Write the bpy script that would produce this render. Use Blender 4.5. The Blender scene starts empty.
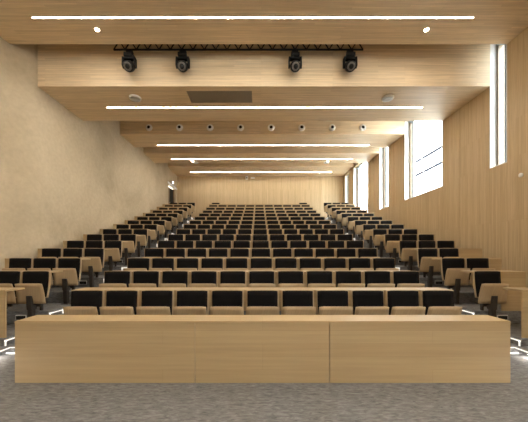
import bpy, bmesh, math, random
from mathutils import Vector, Matrix
random.seed(7)
S = bpy.context.scene
COL = S.collection

# ------------------------------------------------------------------ materials
def nt(name):
    m = bpy.data.materials.new(name); m.use_nodes = True
    t = m.node_tree; t.nodes.clear()
    o = t.nodes.new('ShaderNodeOutputMaterial')
    b = t.nodes.new('ShaderNodeBsdfPrincipled')
    t.links.new(b.outputs[0], o.inputs[0])
    return m, t, b, o

def mathn(t, op, a, b=None):
    n = t.nodes.new('ShaderNodeMath'); n.operation = op
    for i, v in enumerate((a, b)):
        if v is None: continue
        if isinstance(v, (int, float)): n.inputs[i].default_value = v
        else: t.links.new(v, n.inputs[i])
    return n.outputs[0]

def wood(name, c1, c2, mode, plank_len=1.6, plank_h=0.045, rough=0.5, grain=0.16, grain_scale=1.0, vary=False, coat=0.0):
    """mode 'ceil': along X, across Y+Z ; 'wall': along Z, across X+Y"""
    m, t, b, o = nt(name)
    tc = t.nodes.new('ShaderNodeTexCoord'); sp = t.nodes.new('ShaderNodeSeparateXYZ')
    t.links.new(tc.outputs['Object'], sp.inputs[0])
    X, Y, Z = sp.outputs
    if mode == 'ceil': u = X; v = mathn(t, 'ADD', Y, Z)
    else: u = Z; v = mathn(t, 'ADD', X, Y)
    cb = t.nodes.new('ShaderNodeCombineXYZ'); t.links.new(u, cb.inputs[0]); t.links.new(v, cb.inputs[1])
    br = t.nodes.new('ShaderNodeTexBrick')
    br.offset = 0.37; br.offset_frequency = 3; br.squash = 1.0
    br.inputs['Color1'].default_value = (*c1, 1); br.inputs['Color2'].default_value = (*c2, 1)
    br.inputs['Mortar'].default_value = tuple(x*0.72 for x in c2) + (1,)
    br.inputs['Scale'].default_value = 1.0
    br.inputs['Mortar Size'].default_value = 0.0012 if plank_h < 0.3 else 0.0
    br.inputs['Mortar Smooth'].default_value = 0.5
    br.inputs['Brick Width'].default_value = plank_len
    br.inputs['Row Height'].default_value = plank_h
    t.links.new(cb.outputs[0], br.inputs['Vector'])
    gu = mathn(t, 'MULTIPLY', u, 1.3*grain_scale); gv = mathn(t, 'MULTIPLY', v, 38*grain_scale)
    cg = t.nodes.new('ShaderNodeCombineXYZ'); t.links.new(gu, cg.inputs[0]); t.links.new(gv, cg.inputs[1])
    nz = t.nodes.new('ShaderNodeTexNoise'); nz.inputs['Scale'].default_value = 1.0
    nz.inputs['Detail'].default_value = 5; nz.inputs['Roughness'].default_value = 0.6
    t.links.new(cg.outputs[0], nz.inputs['Vector'])
    ra = t.nodes.new('ShaderNodeMapRange')
    ra.inputs['From Min'].default_value = 0.3; ra.inputs['From Max'].default_value = 0.7
    ra.inputs['To Min'].default_value = 1-grain; ra.inputs['To Max'].default_value = 1+grain*0.6
    t.links.new(nz.outputs[0], ra.inputs[0])
    fac = ra.outputs[0]
    if vary:
        oi = t.nodes.new('ShaderNodeObjectInfo')
        r2 = t.nodes.new('ShaderNodeMapRange'); r2.inputs['To Min'].default_value = 0.93; r2.inputs['To Max'].default_value = 1.05
        t.links.new(oi.outputs['Random'], r2.inputs[0])
        fac = mathn(t, 'MULTIPLY', fac, r2.outputs[0])
    vm = t.nodes.new('ShaderNodeVectorMath'); vm.operation = 'SCALE'
    t.links.new(br.outputs[0], vm.inputs[0]); t.links.new(fac, vm.inputs['Scale'])
    t.links.new(vm.outputs[0], b.inputs['Base Color'])
    b.inputs['Roughness'].default_value = rough
    b.inputs['Specular IOR Level'].default_value = 0.35
    if coat: b.inputs['Coat Weight'].default_value = coat
    return m

def plain(name, c, rough=0.5, metal=0.0, noise=0.0, nscale=60.0, bump=0.0):
    m, t, b, o = nt(name)
    b.inputs['Roughness'].default_value = rough; b.inputs['Metallic'].default_value = metal
    tc = t.nodes.new('ShaderNodeTexCoord')
    nz = t.nodes.new('ShaderNodeTexNoise'); nz.inputs['Scale'].default_value = nscale; nz.inputs['Detail'].default_value = 4
    t.links.new(tc.outputs['Object'], nz.inputs['Vector'])
    ra = t.nodes.new('ShaderNodeMapRange'); ra.inputs['From Min'].default_value = 0.3; ra.inputs['From Max'].default_value = 0.7
    ra.inputs['To Min'].default_value = 1-noise; ra.inputs['To Max'].default_value = 1+noise
    t.links.new(nz.outputs[0], ra.inputs[0])
    rgb = t.nodes.new('ShaderNodeRGB'); rgb.outputs[0].default_value = (*c, 1)
    vm = t.nodes.new('ShaderNodeVectorMath'); vm.operation = 'SCALE'
    t.links.new(rgb.outputs[0], vm.inputs[0]); t.links.new(ra.outputs[0], vm.inputs['Scale'])
    t.links.new(vm.outputs[0], b.inputs['Base Color'])
    if bump:
        bp = t.nodes.new('ShaderNodeBump'); bp.inputs['Strength'].default_value = bump; bp.inputs['Distance'].default_value = 0.01
        t.links.new(nz.outputs[0], bp.inputs['Height']); t.links.new(bp.outputs[0], b.inputs['Normal'])
    return m

def emit(name, c, s):
    m, t, b, o = nt(name)
    b.inputs['Base Color'].default_value = (0.8, 0.8, 0.8, 1)
    b.inputs['Emission Color'].default_value = (*c, 1)
    b.inputs['Emission Strength'].default_value = s
    return m

def plaster():
    m, t, b, o = nt('clay plaster')
    tc = t.nodes.new('ShaderNodeTexCoord')
    n1 = t.nodes.new('ShaderNodeTexNoise'); n1.inputs['Scale'].default_value = 0.45; n1.inputs['Detail'].default_value = 7; n1.inputs['Roughness'].default_value = 0.62; n1.inputs['Distortion'].default_value = 0.6
    n2 = t.nodes.new('ShaderNodeTexNoise'); n2.inputs['Scale'].default_value = 9; n2.inputs['Detail'].default_value = 6
    for n in (n1, n2): t.links.new(tc.outputs['Object'], n.inputs['Vector'])
    cr = t.nodes.new('ShaderNodeValToRGB')
    cr.color_ramp.elements[0].position = 0.32; cr.color_ramp.elements[0].color = (0.43, 0.345, 0.225, 1)
    cr.color_ramp.elements[1].position = 0.68; cr.color_ramp.elements[1].color = (0.60, 0.495, 0.345, 1)
    t.links.new(n1.outputs[0], cr.inputs[0])
    r = t.nodes.new('ShaderNodeMapRange'); r.inputs['From Min'].default_value = .3; r.inputs['From Max'].default_value = .7
    r.inputs['To Min'].default_value = 0.94; r.inputs['To Max'].default_value = 1.05
    t.links.new(n2.outputs[0], r.inputs[0])
    vm = t.nodes.new('ShaderNodeVectorMath'); vm.operation = 'SCALE'
    t.links.new(cr.outputs[0], vm.inputs[0]); t.links.new(r.outputs[0], vm.inputs['Scale'])
    t.links.new(vm.outputs[0], b.inputs['Base Color'])
    b.inputs['Roughness'].default_value = 0.85
    bp = t.nodes.new('ShaderNodeBump'); bp.inputs['Strength'].default_value = 0.35; bp.inputs['Distance'].default_value = 0.03
    t.links.new(n2.outputs[0], bp.inputs['Height']); t.links.new(bp.outputs[0], b.inputs['Normal'])
    return m

def carpet():
    m, t, b, o = nt('streaked grey carpet')
    tc = t.nodes.new('ShaderNodeTexCoord')
    mp = t.nodes.new('ShaderNodeMapping'); mp.inputs['Scale'].default_value = (6.0, 22.0, 24.0)
    t.links.new(tc.outputs['Object'], mp.inputs[0])
    n1 = t.nodes.new('ShaderNodeTexNoise'); n1.inputs['Scale'].default_value = 1.6; n1.inputs['Detail'].default_value = 8; n1.inputs['Roughness'].default_value = 0.72; n1.inputs['Distortion'].default_value = 0.8
    t.links.new(mp.outputs[0], n1.inputs['Vector'])
    cr = t.nodes.new('ShaderNodeValToRGB')
    cr.color_ramp.elements[0].position = 0.36; cr.color_ramp.elements[0].color = (0.12, 0.117, 0.117, 1)
    cr.color_ramp.elements[1].position = 0.68; cr.color_ramp.elements[1].color = (0.30, 0.295, 0.29, 1)
    t.links.new(n1.outputs[0], cr.inputs[0])
    t.links.new(cr.outputs[0], b.inputs['Base Color'])
    b.inputs['Roughness'].default_value = 0.9; b.inputs['Specular IOR Level'].default_value = 0.2
    return m

def glass():
    m, t, b, o = nt('window glass'); t.nodes.remove(b)
    tr = t.nodes.new('ShaderNodeBsdfTransparent'); tr.inputs[0].default_value = (0.93, 0.96, 0.97, 1)
    gl = t.nodes.new('ShaderNodeBsdfGlossy'); gl.inputs['Roughness'].default_value = 0.02
    lw = t.nodes.new('ShaderNodeLayerWeight'); lw.inputs[0].default_value = 0.5
    class fr: outputs = [mathn(t, 'ADD', mathn(t, 'MULTIPLY', mathn(t, 'POWER', lw.outputs['Facing'], 5.0), 0.3), 0.03)]
    mx = t.nodes.new('ShaderNodeMixShader')
    t.links.new(fr.outputs[0], mx.inputs[0]); t.links.new(tr.outputs[0], mx.inputs[1]); t.links.new(gl.outputs[0], mx.inputs[2])
    t.links.new(mx.outputs[0], o.inputs[0])
    return m

M = {}
M['ceil'] = wood('oak strip ceiling', (0.82, 0.655, 0.44), (0.71, 0.555, 0.36), 'ceil', 1.9, 0.048, 0.5)
M['wallw'] = wood('oak strip wall', (0.56, 0.415, 0.245), (0.48, 0.35, 0.195), 'wall', 2.4, 0.04, 0.5)
M['wallb'] = wood('golden oak strip wall', (0.66, 0.50, 0.30), (0.58, 0.43, 0.245), 'wall', 2.4, 0.05, 0.5)
M['desk'] = wood('oak veneer', (0.50, 0.365, 0.20), (0.465, 0.33, 0.175), 'ceil', 3.3, 0.16, 0.42, 0.10, 0.55, vary=True)
M['ply'] = wood('pale oak plywood', (0.47, 0.34, 0.195), (0.43, 0.305, 0.17), 'wall', 3.0, 0.4, 0.42, 0.10, 1.0, vary=True)
M['black'] = plain('black upholstery', (0.006, 0.005, 0.005), 0.85, 0, 0.25, 140, 0.3)
M['metal'] = plain('dark bronze metal', (0.06, 0.05, 0.042), 0.5, 0.3, 0.08, 30)
M['blackm'] = plain('matt black metal', (0.006, 0.006, 0.006), 0.6, 0.0, 0.1, 40)
M['chrome'] = plain('satin chrome', (0.72, 0.70, 0.67), 0.28, 0.5, 0.03, 30)
M['lens'] = plain('lamp lens', (0.13, 0.12, 0.105), 0.3, 0.3, 0.1, 90)
M['white'] = plain('white painted metal', (0.86, 0.85, 0.82), 0.4, 0, 0.04, 30)
M['jamb'] = plain('white window lining', (0.85, 0.85, 0.84), 0.5, 0, 0.02, 10)
M['greyframe'] = plain('blue grey window profile', (0.28, 0.34, 0.40), 0.35, 0.3, 0.04, 20)
M['palef'] = plain('pale grey window profile', (0.62, 0.66, 0.68), 0.35, 0.2, 0.04, 20)
M['bronze'] = plain('brown window profile', (0.17, 0.12, 0.07), 0.4, 0.2, 0.05, 20)
M['grille'] = plain('taupe ceiling grille', (0.38, 0.32, 0.25), 0.6, 0.2, 0.12, 80)
M['dark'] = plain('black void', (0.01, 0.01, 0.01), 0.9)
M['doorw'] = wood('dark oak door', (0.22, 0.14, 0.07), (0.18, 0.11, 0.055), 'wall', 2.4, 0.2, 0.45)
M['facade'] = plain('white ribbed facade', (0.66, 0.66, 0.66), 0.6, 0, 0.03, 3)
M['joint'] = plain('dark facade joint', (0.015, 0.016, 0.02), 0.6)
M['bark'] = plain('grey bark', (0.045, 0.040, 0.036), 0.9, 0, 0.3, 20)
M['bounce_ground'] = plain('pale light bounce ground', (0.55, 0.53, 0.49), 0.9, 0, 0.1, 2)  # made pale to bounce daylight up through the windows onto the ceiling
M['roof'] = plain('painted ceiling', (0.42, 0.34, 0.24), 0.8, 0, 0.05, 4)
M['black'].node_tree.nodes['Principled BSDF'].inputs['Specular IOR Level'].default_value = 0.15
for _k in ('joint', 'bark', 'blackm'): M[_k].node_tree.nodes['Principled BSDF'].inputs['Specular IOR Level'].default_value = 0.0 if _k != 'blackm' else 0.25
M['plaster'] = plaster(); M['carpet'] = carpet(); M['glass'] = glass()
M['led'] = emit('warm linear led', (1.0, 0.92, 0.79), 34)
M['spot'] = emit('white downlight led', (1.0, 0.93, 0.84), 60)
M['stepled'] = emit('white step led', (1.0, 0.93, 0.82), 0.2)
M['nosled'] = emit('dim white nosing led', (1.0, 0.95, 0.88), 0.07)
M['glowled'] = emit('white plinth led', (1.0, 0.95, 0.88), 15)
M['exit'] = emit('lit exit sign', (0.85, 0.90, 1.0), 1.0)

# ------------------------------------------------------------------ mesh helpers
def box(bm, x0, x1, y0, y1, z0, z1, bev=0.0):
    vs = [bm.verts.new(p) for p in ((x0,y0,z0),(x1,y0,z0),(x1,y1,z0),(x0,y1,z0),(x0,y0,z1),(x1,y0,z1),(x1,y1,z1),(x0,y1,z1))]
    fs = [bm.faces.new([vs[i] for i in f]) for f in ((0,3,2,1),(4,5,6,7),(0,1,5,4),(1,2,6,5),(2,3,7,6),(3,0,4,7))]
    if bev:
        es = list({e for f in fs for e in f.edges})
        bmesh.ops.bevel(bm, geom=es, offset=bev, segments=2, affect='EDGES', profile=0.6)

def cyl(bm, p0, p1, r0, r1=None, n=16, cap=True):
    r1 = r0 if r1 is None else r1
    p0, p1 = Vector(p0), Vector(p1); d = (p1-p0).normalized()
    a = Vector((0,0,1)) if abs(d.z) < 0.9 else Vector((1,0,0))
    u = d.cross(a).normalized(); w = d.cross(u)
    A = [bm.verts.new(p0 + (u*math.cos(2*math.pi*i/n)+w*math.sin(2*math.pi*i/n))*r0) for i in range(n)]
    B = [bm.verts.new(p1 + (u*math.cos(2*math.pi*i/n)+w*math.sin(2*math.pi*i/n))*r1) for i in range(n)]
    for i in range(n):
        f = bm.faces.new((A[i], A[(i+1)%n], B[(i+1)%n], B[i])); f.smooth = n > 8
    if cap:
        bm.faces.new(A[::-1]); bm.faces.new(B)

def lathe(bm, prof, centre, axis, n=24):
    """prof: list of (radius, offset along axis)"""
    c = Vector(centre); d = Vector(axis).normalized()
    a = Vector((0,0,1)) if abs(d.z) < 0.9 else Vector((1,0,0))
    u = d.cross(a).normalized(); w = d.cross(u)
    rings = []
    for r, h in prof:
        rings.append([bm.verts.new(c + d*h + (u*math.cos(2*math.pi*i/n)+w*math.sin(2*math.pi*i/n))*max(r, 1e-4)) for i in range(n)])
    for a_, b_ in zip(rings, rings[1:]):
        for i in range(n):
            f = bm.faces.new((a_[i], a_[(i+1)%n], b_[(i+1)%n], b_[i])); f.smooth = True
    bm.faces.new(rings[0][::-1]); bm.faces.new(rings[-1])

def panel(bm, outline, thick_dir):
    """closed slab from an outline of points and a thickness vector"""
    A = [bm.verts.new(p) for p in outline]; B = [bm.verts.new(Vector(p)+Vector(thick_dir)) for p in outline]
    n = len(A)
    bm.faces.new(A); bm.faces.new(B[::-1])
    for i in range(n): bm.faces.new((A[i], B[i], B[(i+1)%n], A[(i+1)%n]))

def obj(name, bm, mat, parent=None, bevel=0):
    me = bpy.data.meshes.new(name)
    bmesh.ops.recalc_face_normals(bm, faces=bm.faces[:])
    bm.to_mesh(me); bm.free()
    o = bpy.data.objects.new(name, me); COL.objects.link(o)
    me.materials.append(mat)
    if parent is not None: o.parent = parent
    if bevel:
        md = o.modifiers.new('bevel', 'BEVEL'); md.width = bevel; md.segments = 2; md.limit_method = 'ANGLE'
    return o

def boxo(name, mat, parent, *b, bev=0.0):
    bm = bmesh.new(); box(bm, *b, bev=bev)
    return obj(name, bm, mat, parent)

def thing(name, label, cat, loc=(0,0,0), group=None, rz=0):
    o = bpy.data.objects.new(name, None); COL.objects.link(o)
    o.empty_display_size = 0.1
    o.location = loc; o.rotation_euler[2] = rz
    o['label'] = label; o['category'] = cat
    if group: o['group'] = group
    return o

def tag(o, label, cat, group=None):
    o['label'] = label; o['category'] = cat
    if group: o['group'] = group
    return o

def struct(o): o['kind'] = 'structure'; return o

def dup(root, loc, label, group):
    r = root.copy(); COL.objects.link(r); r.location = loc; r['label'] = label
    if group: r['group'] = group
    for ch in list(root.children):
        c = ch.copy(); COL.objects.link(c); c.parent = r
        for g in list(ch.children):
            d = g.copy(); COL.objects.link(d); d.parent = c
    return r

ORD = ['first','second','third','fourth','fifth','sixth','seventh','eighth','ninth','tenth','eleventh','twelfth','thirteenth','fourteenth','fifteenth']

# ------------------------------------------------------------------ levels
EYE = 1.565
P = [None, 0.0, .25, .488, .728, .975, 1.228, 1.487, 1.752, 2.025, 2.307, 2.60, 2.90, 3.21, 3.53, 3.845, 3.845]
TF = lambda k: 3.31 + .895*k if k else 3.24            # front face of desk row k
E = lambda k: TF(k) - .03            # riser between platform k and k+1
XL = -5.86; XR = 6.056; AI = 3.05; AO = 4.08
YB = 19.2; YF = -4.0
ROOF = 7.78

# ------------------------------------------------------------------ floor (flat area, tiers and aisle steps are one continuous carpeted floor)
bm = bmesh.new()
FX0, FX1 = -6.4, XR+0.02
box(bm, FX0, FX1, YF-.1, E(1), -.2, 0)
for k in range(2, 16):
    y0 = E(k-1); y1 = E(k) if k < 15 else YB+.2
    box(bm, -AI, AI, y0, y1, -.2, P[k])
    half = P[k] - (P[k]-P[k-1])/2
    for a, b_ in ((-AO, -AI), (AI, AO)):
        box(bm, a, b_, y0, y0+.45, -.2, half)
        box(bm, a, b_, y0+.45, y1, -.2, P[k])
    box(bm, FX0, -AO, y0, y1, -.2, P[k])
    box(bm, AO, FX1, y0, y1, -.2, P[k])
# low side podium with a recessed base
for s in (-1, 1):
    xa, xb = (AO-.1, FX1) if s > 0 else (FX0, -(AO-.1))
    box(bm, xa, xb, 1.4, E(1), .075, .12)
    ra, rb = (AO+.02, FX1) if s > 0 else (FX0, -(AO+.02))
    box(bm, ra, rb, 1.52, E(1), 0, .075)
struct(obj('floor', bm, M['carpet']))

# ------------------------------------------------------------------ left wall (gently bulging plaster) with door opening
DY0, DY1, DZ0, DZ1 = 17.2, 18.8, 3.845, 6.2
def xleft(y):
    pts = [(-5, -6.22), (6.35, -6.19), (7.05, -5.89), (12.5, -5.86), (16.8, -5.90), (20, -5.96)]
    for (a, xa), (b_, xb) in zip(pts, pts[1:]):
        if y <= b_:
            t = (y-a)/(b_-a); t = t*t*(3-2*t); return xa+(xb-xa)*t
    return pts[-1][1]
ys = [YF-.1 + i*.3 for i in range(80)]; ys = sorted(set([round(y, 3) for y in ys if y < YB+.1] + [YB+.1, DY0, DY1, 6.4, 6.5, 6.6, 6.7, 6.8, 6.9, 7.0]))
zs = [0, 1.3, 2.6, DZ0, 5.0, DZ1, 7.0, ROOF]
bm = bmesh.new(); T = .3
grid = {}
for i, y in enumerate(ys):
    for j, z in enumerate(zs):
        grid[i, j] = (bm.verts.new((xleft(y), y, z)), bm.verts.new((xleft(y)-T, y, z)))
for i in range(len(ys)-1):
    for j in range(len(zs)-1):
        ym = (ys[i]+ys[i+1])/2; zm = (zs[j]+zs[j+1])/2
        if DY0 < ym < DY1 and DZ0 < zm < DZ1: continue
        for q in (0, 1):
            f = bm.faces.new((grid[i,j][q], grid[i+1,j][q], grid[i+1,j+1][q], grid[i,j+1][q])); f.smooth = True
# reveal of the opening
iy = [i for i, y in enumerate(ys) if DY0-1e-6 <= y <= DY1+1e-6]
jz = [j for j, z in enumerate(zs) if DZ0-1e-6 <= z <= DZ1+1e-6]
for i in (iy[0], iy[-1]):
    for a, b_ in zip(jz, jz[1:]): bm.faces.new((grid[i,a][0], grid[i,a][1], grid[i,b_][1], grid[i,b_][0]))
for a, b_ in zip(iy, iy[1:]): bm.faces.new((grid[a,jz[-1]][0], grid[a,jz[-1]][1], grid[b_,jz[-1]][1], grid[b_,jz[-1]][0]))
struct(obj('wall_left', bm, M['plaster']))

# door
d = bpy.data.objects.new('door_1', None); COL.objects.link(d); d.location = (-5.92, DY0, DZ0); struct(d)
boxo('door_frame', M['doorw'], d, -.28, -.10, .0, .07, 0, 2.35)
boxo('door_frame', M['doorw'], d, -.28, -.10, 1.53, 1.60, 0, 2.35)
boxo('door_leaf', M['doorw'], d, -.22, -.17, .07, .80, 0, 2.30)
boxo('door_leaf', M['blackm'], d, -.22, -.17, .81, 1.53, 0, 2.30)
bm = bmesh.new(); cyl(bm, (-.13, .74, 1.0), (-.13, .74, 1.3), .012); cyl(bm, (-.17,.74,1.03), (-.12,.74,1.03), .008); cyl(bm, (-.17,.74,1.27), (-.12,.74,1.27), .008)
obj('door_handle', bm, M['chrome'], d)
struct(boxo('trim_1', M['white'], None, -5.905, -5.86, DY0-.12, DY1+.12, DZ1, DZ1+.11))
t = thing('exit_sign', 'small lit white exit sign above the door in the left wall', 'exit sign', (-5.90, 18.0, 6.40))
boxo('sign_housing', M['white'], t, -.01, .04, -.10, .10, .0, .17)
boxo('sign_face', M['exit'], t, .04, .045, -.09, .09, .01, .16)

# ------------------------------------------------------------------ right wall with openings
WIN = [(-3.2, -1.9), (-.9, .6), (6.52, 7.02), (8.81, 11.1), (12.46, 13.42), (14.84, 17.05), (17.95, 18.72)]  # first two are unseen, added to let daylight onto the front of the room
SILL, HEAD = 3.845, 7.16
bm = bmesh.new()
seams = [-1.4, 1.8, 3.0, 5.0, 8.05, 12.0, 14.1, 17.5]
def wallseg(y0, y1, z0, z1):
    cuts = [y0] + [s for s in seams if y0+.05 < s < y1-.05] + [y1]
    for a, b_ in zip(cuts, cuts[1:]):
        box(bm, XR, XR+.04, a+(.008 if a != y0 else 0), b_-(.008 if b_ != y1 else 0), z0, z1)
    box(bm, XR+.04, XR+.36, y0, y1, z0, z1)
prev = YF
for a, b_ in WIN:
    wallseg(prev, a, 0, ROOF)
    wallseg(a, b_, 0, SILL); wallseg(a, b_, HEAD, ROOF)
    prev = b_
wallseg(prev, YB+.1, 0, ROOF)
struct(obj('wall_right', bm, M['wallw']))
# windows; the added unseen pair is numbered last
for n, (a, b_) in enumerate(WIN):
    w = bpy.data.objects.new('window_%d' % (n-1 if n > 1 else n+6), None); COL.objects.link(w); w.location = (XR, a, SILL); struct(w)
    L = b_-a; H = HEAD-SILL
    bm = bmesh.new()      # white lining of the reveal
    box(bm, .002, .36, L-.02, L, 0, H); box(bm, .002, .36, 0, .02, 0, H)
    box(bm, .002, .36, .02, L-.02, 0, .02)
    obj('window_lining', bm, M['jamb'], w)
    boxo('window_head', M['greyframe'], w, .16, .34, .02, L-.02, H-.08, H)
    boxo('window_profile', M['bronze'], w, .17, .34, L-.065, L-.02, .02, H-.08)
    boxo('window_pane', M['glass'], w, .25, .262, L-.20, L-.065, .02, H-.08)
    boxo('window_mullion', M['greyframe'], w, .21, .30, L-.230, L-.20, .02, H-.08)
    boxo('window_mullion', M['palef'], w, .23, .28, L-.28, L-.230, .02, H-.08)
    boxo('window_profile', M['greyframe'], w, .19, .33, .02, .07, .02, H-.08)
    boxo('window_pane', M['glass'], w, .25, .262, .07, L-.28, .02, H-.08)

# back wall, front wall
bm = bmesh.new()
for a, b_ in ((-6.3, -3.6), (-3.6, -.9), (-.9, 1.8), (1.8, 4.5), (4.5, XR+.3)):
    box(bm, a+.004, b_-.004, YB, YB+.03, 3.6, ROOF)
box(bm, -6.3, XR+.3, YB+.03, YB+.2, 0, ROOF)
struct(obj('wall_back', bm, M['wallb']))
struct(boxo('wall_front', M['jamb'], None, -6.5, XR+.36, YF-.2, YF, 0, ROOF))

# ------------------------------------------------------------------ ceilings
struct(boxo('ceiling', M['roof'], None, -6.5, XR+.36, YF-.2, YB+.2, ROOF, ROOF+.15))
SL = [(YF, 6.52, 6.75), (7.0, 8.80, 6.02), (11.1, 12.46, 6.625), (13.4, 14.83, 6.72), (17.05, YB, 7.27)]
for i, (y0, y1, z) in enumerate(SL):
    bm = bmesh.new()
    # follows the plaster wall on the left, tiny gap line at the wall
    ysl = [y for y in ys if y0 < y < y1]; ysl = [y0]+ysl+[y1]
    top = ROOF
    for a, b_ in zip(ysl, ysl[1:]):
        xa, xb = xleft(a)-.05, xleft(b_)-.05
        vs = [bm.verts.new(p) for p in ((xa,a,z),(XR,a,z),(XR,b_,z),(xb,b_,z),(xa,a,top),(XR,a,top),(XR,b_,top),(xb,b_,top))]
        bm.faces.new((vs[0],vs[3],vs[2],vs[1])); bm.faces.new((vs[4],vs[5],vs[6],vs[7]))
        if a == y0: bm.faces.new((vs[0],vs[1],vs[5],vs[4]))
        if b_ == y1: bm.faces.new((vs[2],vs[3],vs[7],vs[6]))
    o = obj('ceiling', bm, M['ceil']); struct(o)

# ------------------------------------------------------------------ linear lights
where = ['nearest the stage above the lecture seats','on the lowered ceiling panel behind the truss','on the ceiling panel behind the row of air nozzles','on the fourth ceiling panel','on the ceiling panel against the back wall']
LN = [(5.78, 6.75, -5.0, 4.62), (7.99, 6.02, -4.63, 4.87), (12.2, 6.625, -4.72, 5.03), (14.22, 6.72, -4.76, 4.98), (18.2, 7.27, -4.75, 5.0)]
for i, (y, z, x0, x1) in enumerate(LN):
    t = thing('linear_ceiling_light', 'long thin warm linear light ' + where[i], 'ceiling light', ((x0+x1)/2, y, z), 'linear ceiling lights')
    h = (x1-x0)/2
    boxo('diffuser', M['led'], t, -h, h, -.012, .012, -.008, -.006)
    bm = bmesh.new(); box(bm, -h-.01, h+.01, -.018, .018, -.006, 0); box(bm, -h-.01, h+.01, -.018, -.012, -.012, -.006); box(bm, -h-.01, h+.01, .012, .018, -.012, -.006)
    obj('housing', bm, M['white'], t)
for i, (y, z) in enumerate(((0.3, 6.75), )):  # extra lamp out of view, added to light the front of the room
    t = thing('linear_ceiling_light', 'added unseen linear light over the stage, brightening the front of the room', 'ceiling light', (0, y, z), 'linear ceiling lights')
    boxo('diffuser', M['led'], t, -4.8, 4.8, -.02, .02, -.022, -.002)

# downlights
DL = [(-3.77, 6.09, 6.75, 'bright round downlight in the front ceiling panel, left one'), (3.80, 6.09, 6.75, 'bright round downlight in the front ceiling panel, right one'),
      (-3.70, 14.55, 6.72, 'small bright downlight far back on the fourth ceiling panel, left one'), (3.76, 14.55, 6.72, 'small bright downlight far back on the fourth ceiling panel, right one')]
for x, y, z, lab in DL:
    t = thing('downlight', lab, 'downlight', (x, y, z), 'round downlights')
    bm = bmesh.new(); lathe(bm, [(.06, 0), (.06, -.012), (.045, -.012), (.042, -.004)], (0,0,0), (0,0,1)); obj('rim', bm, M['white'], t)
    bm = bmesh.new(); lathe(bm, [(.041, -.004), (.041, -.013), (.02, -.017)], (0,0,0), (0,0,1)); obj('lamp', bm, M['spot'], t)
# ceiling speakers / round discs
SP = [(-3.55, 7.5, 6.02, .165, 'round white ceiling speaker on the lowered panel, left of the dark grille'), (3.60, 7.5, 6.02, .165, 'round white ceiling speaker on the lowered panel, right side'),
      (-3.55, 14.72, 6.72, .16, 'small round white ceiling speaker on the fourth panel, left side'), (3.72, 14.72, 6.72, .16, 'small round white ceiling speaker on the fourth panel, right side')]
for x, y, z, r, lab in SP:
    t = thing('ceiling_speaker', lab, 'speaker', (x, y, z), 'round ceiling speakers')
    bm = bmesh.new(); lathe(bm, [(r, 0), (r, -.02), (r*.93, -.045), (r*.8, -.05), (r*.78, -.045)], (0,0,0), (0,0,1)); obj('rim', bm, M['white'], t)
    bm = bmesh.new(); lathe(bm, [(r*.77, -.03), (r*.77, -.046), (r*.4, -.052)], (0,0,0), (0,0,1)); obj('grille', bm, M['palef'], t)
# ceiling grille
t = thing('ceiling_grille', 'flat dark taupe rectangular grille set in the lowered ceiling panel', 'ceiling vent', (-1.13, 7.47, 6.02))
boxo('panel', M['grille'], t, -.89, .89, -.27, .27, -.008, 0)
bm = bmesh.new()
for j in range(26): box(bm, -.88, .88, -.262+j*.0205, -.254+j*.0205, -.014, -.008)
obj('louvre', bm, M['grille'], t)
# air nozzles
NX = [-4.64 + 1.277*i for i in range(8)]
for i, x in enumerate(NX):
    lab = 'round chrome air nozzle on the wooden ceiling fascia, %s from the left' % ORD[i]
    t = thing('air_nozzle', lab, 'air nozzle', (x, 11.1, 6.895), 'air nozzles on the ceiling fascia')
    bm = bmesh.new(); lathe(bm, [(.145, .012), (.145, -.015), (.12, -.055), (.085, -.075), (.065, -.07), (.06, -.03)], (0,0,0), (0,1,0), 28); obj('ring', bm, M['white'], t)
    bm = bmesh.new(); lathe(bm, [(.064, -.065), (.05, -.078), (.0, -.08)], (0,0,0), (0,1,0)); obj('throat', bm, M['dark'], t)

# ------------------------------------------------------------------ truss and moving heads
TY, TZ = 6.75, 6.775
t = thing('lighting_truss', 'black lattice lighting truss hanging across the ceiling between two panels', 'truss', (-3.75, TY, TZ))
LT = 6.35
bm = bmesh.new()
for y, z, r in ((0, .02, .022), (0, .25, .018)): cyl(bm, (0, y, z), (LT, y, z), r, n=10)
obj('chord', bm, M['blackm'], t)
bm = bmesh.new(); n = 22; st = LT/n
for i in range(n):
    x = i*st
    cyl(bm, (x, 0, .02), (x+st/2, 0, .25), .015, n=6); cyl(bm, (x+st/2, 0, .25), (x+st, 0, .02), .015, n=6)
obj('lattice', bm, M['blackm'], t)
for x in (.5, 2.3, 4.1, 5.9):
    bm = bmesh.new(); cyl(bm, (x, 0, .25), (x, 0, ROOF-TZ), .012, n=8); obj('hanger', bm, M['blackm'], t)
MH = [(-3.35, .12, 'black moving head stage light on the truss, leftmost of the four'), (-1.99, .10, 'black moving head stage light on the truss, second from the left'),
      (.87, .0, 'black moving head stage light on the truss, third from the left'), (2.27, -.08, 'black moving head stage light on the truss, rightmost of the four')]
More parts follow.
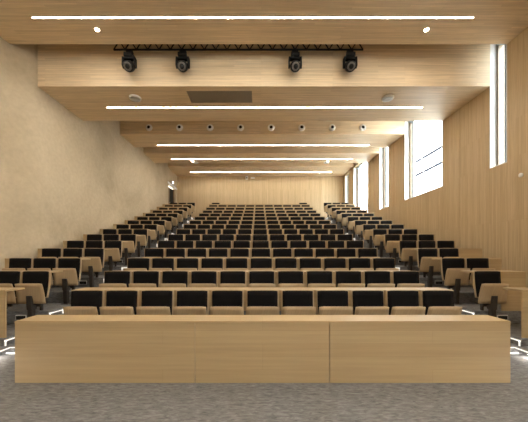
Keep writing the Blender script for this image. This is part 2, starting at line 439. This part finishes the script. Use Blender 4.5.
def make_head(yaw, lab, loc):
    t = thing('moving_head_spotlight', lab, 'stage light', loc, 'moving head lights on the truss')
    bm = bmesh.new(); box(bm, -.10, .10, -.025, .025, -.05, .0, bev=.006)
    box(bm, -.08, .08, -.03, .03, -.002, .0465)
    obj('clamp', bm, M['blackm'], t)
    bm = bmesh.new(); box(bm, -.11, .11, -.10, .10, -.155, -.05, bev=.025); obj('base', bm, M['blackm'], t)
    bm = bmesh.new()
    for s in (-1, 1):
        pr = [(s*.135, -.06, -.15), (s*.135, .06, -.15), (s*.135, .07, -.37), (s*.135, 0, -.42), (s*.135, -.07, -.37)]
        panel(bm, pr, (s*.03, 0, 0))
    box(bm, -.15, .15, -.06, .06, -.20, -.15, bev=.01)
    obj('yoke', bm, M['blackm'], t)
    c = Vector((0, 0, -.355)); ax = Vector((yaw, -1, -.75)).normalized()
    bm = bmesh.new(); lathe(bm, [(.07, -.17), (.11, -.14), (.128, -.05), (.132, .05), (.12, .13), (.108, .15), (.10, .152)], c, ax); obj('head', bm, M['blackm'], t)
    bm = bmesh.new(); lathe(bm, [(.098, .150), (.096, .162), (.075, .166), (.065, .160)], c, ax); obj('lens_ring', bm, M['lens'], t)
    bm = bmesh.new(); lathe(bm, [(.062, .154), (.05, .168), (.02, .174)], c, ax); obj('lens', bm, M['blackm'], t)
for x, yaw, lab in MH:
    make_head(yaw, lab, (x, TY, TZ-.045))

# ------------------------------------------------------------------ desks
def desk_front():
    t = thing('lecture_desk', 'long pale oak front desk with solid panelled front facing the stage', 'desk', (-.012, TF(0), 0))
    W = 3.03; H = .758
    boxo('desktop', M['desk'], t, -W, W, -.005, .33, H-.025, H, bev=.002)
    for a, b_ in ((-W, -.832), (-.824, .814), (.822, W)):
        bm = bmesh.new(); box(bm, a, b_, .0, .022, .0, H-.026, bev=.0015); obj('front_panel', bm, M['desk'], t)
    for x in (-W, -.90, .86, W-.025): boxo('support', M['desk'], t, x, x+.025, .024, .31, 0, H-.026)
desk_front()
def desk(k, x0, x1, label, name='lecture_desk', group=None, seats_to=None, full=False):
    zb = P[k+1]; cx = (x0+x1)/2
    t = thing(name, label, 'desk', (cx, TF(k), zb), group)
    a, b_ = x0-cx, x1-cx; H = .758
    boxo('desktop', M['desk'], t, a, b_, -.005, .35, H-.028, H, bev=.002)
    if full:
        boxo('front_panel', M['desk'], t, a, b_, 0, .022, .0, H-.029)
    else:
        e = b_ if seats_to is None else seats_to-cx
        boxo('modesty_panel', M['desk'], t, a, e, 0, .018, H-.33, H-.029)
        if seats_to is not None: boxo('end_panel', M['desk'], t, e+.002, b_, 0, .022, .0, H-.029)
    if x0 < 0 < x1: lx = [-2.2, -.55, .55, 2.2]
    else: lx = [q for q in ((-5.40, -4.30) if x0 < 0 else (4.30, 5.40)) if x0+.1 < q < x1-.1]
    if len(lx) == 1: lx.append(x1-.06 if x0 > 0 else x0+.06)
    for x in lx:
        x -= cx
        boxo('leg', M['metal'], t, x-.02, x+.02, .055, .095, 0, H-.028)
for k in range(1, 15):
    where_ = 'behind the %s row of seats' % ORD[k-1]
    desk(k, -3.03, 3.03, 'long narrow oak desk in the centre block, ' + where_, group='desks of the centre block')
    if k == 1:
        desk(k, -5.9, -4.08, 'short oak desk with full front panel, first on the left side', full=True, group='desks of the left block')
        desk(k, 4.13, 4.9, 'short oak desk with full front panel, first on the right side', full=True, group='desks of the right block')
    else:
        w2 = 'behind the %s row of seats there' % ORD[k-2]
        desk(k, -5.80, -4.08, 'narrow oak desk in the left block, ' + w2, group='desks of the left block')
        xe = {2: 5.08, 3: 5.44, 4: 5.75}.get(k, 5.72); st = {2: 4.62, 3: 5.17, 4: 5.17}.get(k)
        desk(k, 4.08, xe, 'narrow oak desk in the right block, ' + w2, seats_to=st, group='desks of the right block')

# ------------------------------------------------------------------ the folding seat
def prism_x(bm, prof, x0, x1):
    panel(bm, [(x0, y, z) for y, z in prof], (x1-x0, 0, 0))

def curved_shell(bm, w0, w1, z0, z1, y0, y1, thick, bow, nx=8, nz=6, corner=.03):
    """upright panel leaning from y0 (bottom) to y1 (top), width w0 -> w1, bowed across"""
    F, B = {}, {}
    for j in range(nz+1):
        tz = j/nz; z = z0+(z1-z0)*tz
        w = w0+(w1-w0)*tz
        cut = 0
        for i in range(nx+1):
            u = -1+2*i/nx
            edge = abs(u) > .99
            zz = z
            if edge and j == nz: zz = z-corner*.22
            if edge and j == 0: zz = z+corner*.22
            xx = u*w/2*(1 - (corner*.25 if edge and j in (0, nz) else 0))
            y = y0+(y1-y0)*tz + bow*(u*u)*-1 + .012*math.sin(math.pi*tz)
            F[i, j] = bm.verts.new((xx, y, zz)); B[i, j] = bm.verts.new((xx, y+thick, zz))
    for i in range(nx):
        for j in range(nz):
            f = bm.faces.new((F[i,j], F[i+1,j], F[i+1,j+1], F[i,j+1])); f.smooth = True
            f = bm.faces.new((B[i,j], B[i,j+1], B[i+1,j+1], B[i+1,j])); f.smooth = True
    for i in range(nx):
        bm.faces.new((F[i,0], B[i,0], B[i+1,0], F[i+1,0])); bm.faces.new((F[i,nz], F[i+1,nz], B[i+1,nz], B[i,nz]))
    for j in range(nz):
        bm.faces.new((F[0,j], F[0,j+1], B[0,j+1], B[0,j])); bm.faces.new((F[nx,j], B[nx,j], B[nx,j+1], F[nx,j+1]))

def make_seat():
    t = thing('folding_seat', 'x', 'seat')
    bm = bmesh.new(); curved_shell(bm, .515, .515, .50, 1.012, -.085, -.030, .014, .006)
    obj('backrest', bm, M['ply'], t)
    bm = bmesh.new(); curved_shell(bm, .468, .474, .515, 1.006, -.116, -.062, .028, .004)
    obj('back_cushion', bm, M['black'], t)
    bm = bmesh.new(); curved_shell(bm, .530, .500, .405, .79, -.158, -.225, .013, .004)
    obj('seat', bm, M['ply'], t)
    bm = bmesh.new(); curved_shell(bm, .47, .45, .42, .775, -.145, -.212, .022, .0)
    obj('seat_cushion', bm, M['black'], t)
    bm = bmesh.new()      # tapered arm over the underside of the seat and down to the post
    prism_x(bm, [(-.222, .56), (-.192, .56), (-.165, .40), (-.09, .37), (-.09, .30), (-.205, .30), (-.212, .40)], -.048, .048)
    obj('hinge_bracket', bm, M['metal'], t, bevel=.004)
    bm = bmesh.new(); prism_x(bm, [(-.20, .31), (-.11, .31), (-.11, .012), (-.185, .012)], -.040, .040)
    obj('post', bm, M['metal'], t, bevel=.005)
    bm = bmesh.new(); prism_x(bm, [(-.095, .34), (-.065, .34), (-.045, .58), (-.063, .58)], -.12, .12)
    obj('back_bracket', bm, M['metal'], t)
    boxo('foot_plate', M['metal'], t, -.075, .075, -.21, -.06, 0, .012)
    return t
seat0 = make_seat(); used = [False]
def place(x, k, label, group):
    loc = (x, TF(k), P[k])
    if not used[0]:
        used[0] = True; seat0.location = loc; seat0['label'] = label; seat0['group'] = group
    else: dup(seat0, loc, label, group)
def pos(i, n): return '%s from the left' % ORD[i]
for k in range(1, 16):
    for i in range(11):
        if k == 15 and i not in (0, 10): continue
        if k == 15:
            lab = 'black padded folding seat alone at the %s end of the last centre row' % ('left' if i == 0 else 'right')
        else:
            lab = 'black padded folding seat, %s from left, %s row of the centre block' % (ORD[i], ORD[k-1])
        place((i-5)*.55, k, lab, 'folding seats of the centre block')
    if k >= 2:
        for i in range(3):
            place(-5.40+.55*i, k, 'black padded folding seat, %s row of left block, %s' % (ORD[k-2], ('beside the wall', 'middle seat', 'beside the aisle')[i]), 'folding seats of the left block')
        nr = {2: 1, 3: 2, 4: 2}.get(k, 3)
        for i in range(nr):
            place(4.30+.55*i, k, 'black padded folding seat, %s row of right block, %s' % (ORD[k-2], ('beside the aisle', 'second from the aisle', 'beside the wall')[i]), 'folding seats of the right block')

# ------------------------------------------------------------------ step lights, riser outlets
for s, side in ((-1, 'left'), (1, 'right')):
    for k in range(1, 15):
        lo = P[k+1]-(P[k+1]-P[k])/2; hi = P[k+1]
        t = thing('step_light', 'thin white light outline on the %s aisle step, %s step from the front' % (side, ORD[k-1]), 'step light', (s*AO, E(k), lo), '%s aisle step lights' % side)
        bm = bmesh.new(); r = .008; h = hi-lo-.045; x = -s*.013
        for a, b_ in (((x, .02, .0), (x, .02, h)), ((x, .02, h), (x, .36, h)), ((x, .36, h), (x, .36, 0))): 
            a, b_ = Vector(a), Vector(b_)
            box(bm, min(a.x,b_.x)-r, max(a.x,b_.x)+r, min(a.y,b_.y)-r, max(a.y,b_.y)+r, min(a.z,b_.z)-(0 if a.z==0 or b_.z==0 else r), max(a.z,b_.z)+r)
        obj('side_light', bm, M['stepled'], t)
        x0, x1 = (-(AO-AI)+.03, -.05) if s > 0 else (.05, (AO-AI)-.03)
        if k == 1: boxo('base_light', M['stepled'], t, x0, x1, -.012, -.001, -lo+.01, -lo+.03)
        boxo('nosing_light', M['stepled' if k == 1 else 'nosled'], t, x0, x1, -.012, -.001, -.022, -.010)
for s, side in ((-1, 'left'), (1, 'right')):
    xa = s*(AO-.06)
    t = thing('plinth_light', 'bright white strip light under the low platform edge at the %s' % side, 'strip light', (s*(AO-.02), 2.8, .03), 'platform strip lights')
    boxo('strip', M['glowled'], t, -.008, .008, -1.25, 1.25, .015, .04)
    boxo('edge_light', M['stepled'], t, -s*.085-.003, -s*.085+.003, -1.35, 1.36, .066, .086)
for s, side in ((-1, 'left'), (1, 'right')):
    for k in range(2, 15, 2):
        zc = (P[k]+P[k+1])/2
        t = thing('riser_outlet', 'small black outlet box low on the step riser, %s block, %s row' % (side, ORD[k-2]), 'outlet', (s*4.60, E(k), zc), 'riser outlets')
        boxo('frame', M['white'], t, -.10, .10, -.012, -.001, -.045, .05)
        boxo('opening', M['dark'], t, -.09, .09, -.016, -.012, -.04, .035)

# ------------------------------------------------------------------ small wall fittings
bm = bmesh.new(); lathe(bm, [(.05, 0), (.05, -.02), (.035, -.035)], (XR, 6.17, 1.565+1.86), (1, 0, 0))
tag(obj('wall_sensor', bm, M['white']), 'small round white sensor on the right wooden wall below the first window', 'sensor')
t = thing('wall_camera', 'small white box fitting high on the back wall, left of middle', 'camera', (-.90, YB, 7.12))
boxo('body', M['white'], t, -.09, .09, -.16, -.0, -.12, .12, bev=.01)
bm = bmesh.new(); cyl(bm, (0, -.16, 0), (0, -.19, 0), .05); obj('lens', bm, M['lens'], t)
tag(boxo('wall_bracket', M['white'], None, -.62, -.32, YB-.12, YB, 7.08, 7.18, bev=.01), 'flat white fitting high on the back wall near the small box', 'wall fitting')

# ------------------------------------------------------------------ outside
struct(boxo('floor', M['bounce_ground'], None, XR+.5, 60, -20, 90, -.4, -.2))
t = thing('neighbouring_building', 'white ribbed building with dark horizontal joints outside the tall windows', 'building', (14, 4, -.2))
boxo('wall', M['facade'], t, 0, 6, 0, 27, 0, 14)
bm = bmesh.new()
for i in range(54): box(bm, -.04, 0, .1+i*.5, .35+i*.5, 0, 14)
obj('rib', bm, M['facade'], t)
for z in (4.4, 8.75, 9.95): boxo('joint', M['joint'], t, -.10, -.001, 0, 27, z, z+.17)
def make_tree(loc, seed, label):
    random.seed(seed)
    t = thing('bare_tree', label, 'tree', loc, 'trees outside the windows')
    bm = bmesh.new()
    def grow(p, d, L, r, lvl):
        q = p + d*L
        cyl(bm, p, q, r, r*.7, n=7 if lvl < 2 else 4, cap=False)
        if lvl >= 5: return
        for i in range(3 if lvl < 4 else 4):
            nd = (d + Vector((random.uniform(-1,1), random.uniform(-1,1), random.uniform(-.4,.8)))*.75).normalized()
            grow(p + d*L*random.uniform(.6, 1), nd, L*random.uniform(.6,.82), r*.58, lvl+1)
    grow(Vector((0,0,0)), Vector((0,0,1)), 3.4, .22, 0)
    obj('branches', bm, M['bark'], t)
make_tree((15, 37.5, -.2), 3, 'bare grey tree seen through the fourth window')
make_tree((19, 52, -.2), 5, 'bare grey tree further off behind the other tree')

# ------------------------------------------------------------------ world, camera
w = bpy.data.worlds.new('overcast'); S.world = w; w.use_nodes = True
bg = w.node_tree.nodes['Background']; bg.inputs[0].default_value = (0.93, 0.97, 1.0, 1); bg.inputs[1].default_value = 5.5
cam = bpy.data.cameras.new('camera'); co = bpy.data.objects.new('camera', cam); COL.objects.link(co)
co.location = (-.064, 0, EYE); co.rotation_euler = (math.pi/2, 0, 0)
cam.sensor_width = 36; cam.sensor_fit = 'HORIZONTAL'; cam.lens = 36*265/528
cam.shift_x = 5.6/528; cam.shift_y = 44/528
cam.clip_start = .05; cam.clip_end = 300
S.camera = co
S.cycles.max_bounces = 10; S.cycles.diffuse_bounces = 6; S.cycles.transparent_max_bounces = 12
S.cycles.sample_clamp_indirect = 8
S.cycles.caustics_reflective = False; S.cycles.caustics_refractive = False
vs = S.view_settings
vs.view_transform = 'Standard'; vs.look = 'None'; vs.gamma = 1; vs.use_curve_mapping = False; vs.exposure = 2.22
